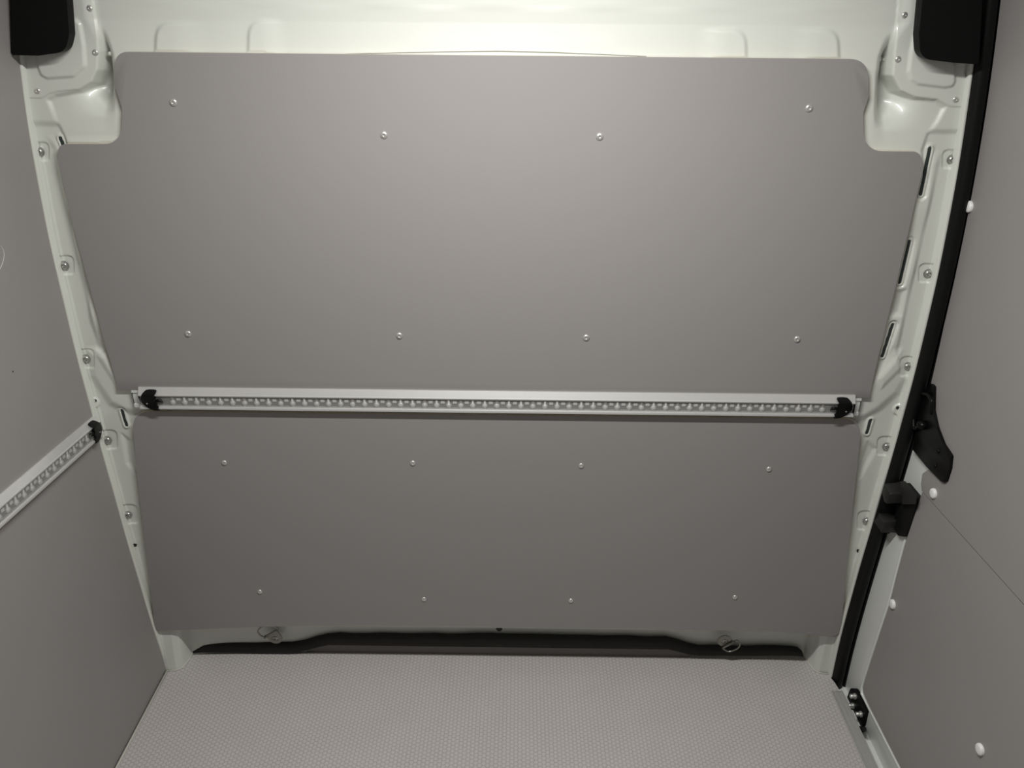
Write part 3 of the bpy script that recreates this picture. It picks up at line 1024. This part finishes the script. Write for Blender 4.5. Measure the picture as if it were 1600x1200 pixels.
gk = from_bm('foam_gasket', bm, M_GASK, angle=60)
tag(gk, 'black foam gasket strip along the foot of the white front wall', 'gasket')
bm = bmesh.new()
a_, b_ = at(478, 1016, .060), at(1078, 1022, .060)
box(bm, ((a_[0] + b_[0]) / 2, .0675, .012), (b_[0] - a_[0], .006, .027))
sill = from_bm('sill_strip', bm, M_SILL)
tag(sill, 'dark grey sill strip between black foam gasket and floor mat', 'strip')

bm = bmesh.new()
tube(bm, [at(x, y, .0115) for x, y in [(540, 84), (620, 81.5), (700, 79.5), (780, 78.5), (860, 80.5), (940, 84), (1010, 88)]], [.0006, .0012, .0016, .0017, .0016, .0012, .0006], 8)
from_bm('lip', bm, M_WHITE, wall_front, smooth=True)
# dark plug under the panel edge
p = field_y(780, 982)
put('plug', HOLE, (p[0], p[1] - .001, p[2]), FACE_CAM, wall_front, 1.7)


def lashing(cx, cy, bar, loop, name_lab):
    """washer-shaped eye plate with bolt, hinge bar and wire loop; all in pixels"""
    c = field_y(cx, cy)
    c = at(cx, cy, .047)
    Y0 = .047
    root = empty('lashing_eye', (c[0], Y0, c[2]))
    tag(root, name_lab, 'lashing eye')
    # tear-drop plate with hole
    b0, b1 = at(*bar[0], Y0 - .003), at(*bar[1], Y0 - .003)
    n = 28
    R1, R2 = .0185, .0095
    mid = (np.array(b0) + np.array(b1)) / 2
    dirv = np.array([mid[0] - c[0], mid[2] - c[2]]); dl_ = np.linalg.norm(dirv); dirv /= dl_
    hb = np.linalg.norm((np.array(b1) - np.array(b0))[[0, 2]]) / 2
    tn = np.array([-dirv[1], dirv[0]])
    outer, inner = [], []
    for k in range(n):
        a = 2 * pi * k / n
        v = np.array([cos(a), sin(a)])
        al = v @ dirv
        p2 = v * R1
        if al > .35:
            lat = (v @ tn)
            p2 = dirv * (dl_ - .001) + tn * lat / .94 * hb * .9
        outer.append(np.array([c[0], c[2]]) + p2)
        inner.append(np.array([c[0], c[2]]) + v * R2)
    bm = bmesh.new()
    def ring(pts, y): return [bm.verts.new((p_[0], y, p_[1])) for p_ in pts]
    of, inf, ob, inb = ring(outer, Y0 - .003), ring(inner, Y0 - .003), ring(outer, Y0), ring(inner, Y0)
    for k in range(n):
        l = (k + 1) % n
        bm.faces.new((of[k], of[l], inf[l], inf[k])); bm.faces.new((ob[k], inb[k], inb[l], ob[l]))
        bm.faces.new((of[k], ob[k], ob[l], of[l])); bm.faces.new((inf[k], inf[l], inb[l], inb[k]))
    child(from_bm('eye_plate', bm, M_DSTEEL, angle=40), root)
    me_ = BOLT
    put('bolt', me_, (c[0], Y0 - .0002, c[2]), FACE_CAM, root, 1.02)
    bm = bmesh.new(); tube(bm, [(b0[0], Y0 - .005, b0[2]), (b1[0], Y0 - .005, b1[2])], .0036, 10)
    child(from_bm('hinge_bar', bm, M_DSTEEL, smooth=True), root)
    bm = bmesh.new()
    pts = []
    for (x, y, dY) in loop: pts.append(at(x, y, Y0 - .006 - dY))
    # smooth the polyline
    sm = []
    for i in range(len(pts) - 1):
        p0_, p1_, p2_, p3_ = pts[max(i - 1, 0)], pts[i], pts[i + 1], pts[min(i + 2, len(pts) - 1)]
        for k in range(5):
            t = k / 5
            sm.append(.5 * ((2 * p1_) + (-p0_ + p2_) * t + (2 * p0_ - 5 * p1_ + 4 * p2_ - p3_) * t * t + (-p0_ + 3 * p1_ - 3 * p2_ + p3_) * t ** 3))
    sm.append(pts[-1])
    tube(bm, sm, .0021, 8)
    child(from_bm('wire_loop', bm, M_DSTEEL, smooth=True), root)
    return root


lashing(430.5, 996, ((413, 995), (433, 984)), [(414, 995, 0), (409, 994, .001), (404.5, 990, .003), (403, 986, .006), (406, 981.5, .012), (411, 978.5, .016), (420, 976.5, .018), (427, 978, .016), (433, 981, .01), (434.5, 984.5, .004)],
        'steel lashing eye below the panels, left of centre, wire loop pointing left')
lashing(1132, 1000.5, ((1128, 1012), (1148, 1001)), [(1148, 1001, 0), (1152, 1000.5, .001), (1155, 1003, .003), (1156, 1007, .005), (1154.5, 1011, .006), (1149, 1015, .004), (1138, 1018, .002), (1129, 1013, 0)],
        'steel lashing eye below the panels, right of centre, wire loop pointing right')

# ---------------------------------------------------------------- black covers in the upper corners
def cover(poly, y0, y1, label):
    o = px_prism('corner_cover', round_poly(poly, 8), y0, y1, M_BLACK, bevel=.003, plane=y0)
    tag(o, label, 'cover')
    return o


cover([(16, -70, 0), (17.5, 86, 3), (60, 87, 0), (102, 81, 22), (108, 54, 20), (99, -70, 0)], -.030, -.008,
      'black plastic corner cover at the upper left by the left wall')
cover([(1448, -70, 0), (1436, 54, 20), (1438, 92, 26), (1490, 98, 0), (1529, 101, 3), (1541, -70, 0)], -.034, -.010,
      'black plastic corner cover at the upper right in front of the door seal')

# ---------------------------------------------------------------- ceiling lamps (housings above the frame)
for (x, y, z, sx, sy, p) in LAMPS + REAR_LAMPS:
    bm = bmesh.new()
    box(bm, (x, y, z + .0095), (sx + .03, sy + .02, .008))
    o = from_bm('ceiling_lamp', bm, M_ALU)
    tag(o, 'aluminium strip lamp on the ceiling, ' + ('near the front wall' if y > -1.5 else 'at the rear'), 'lamp')
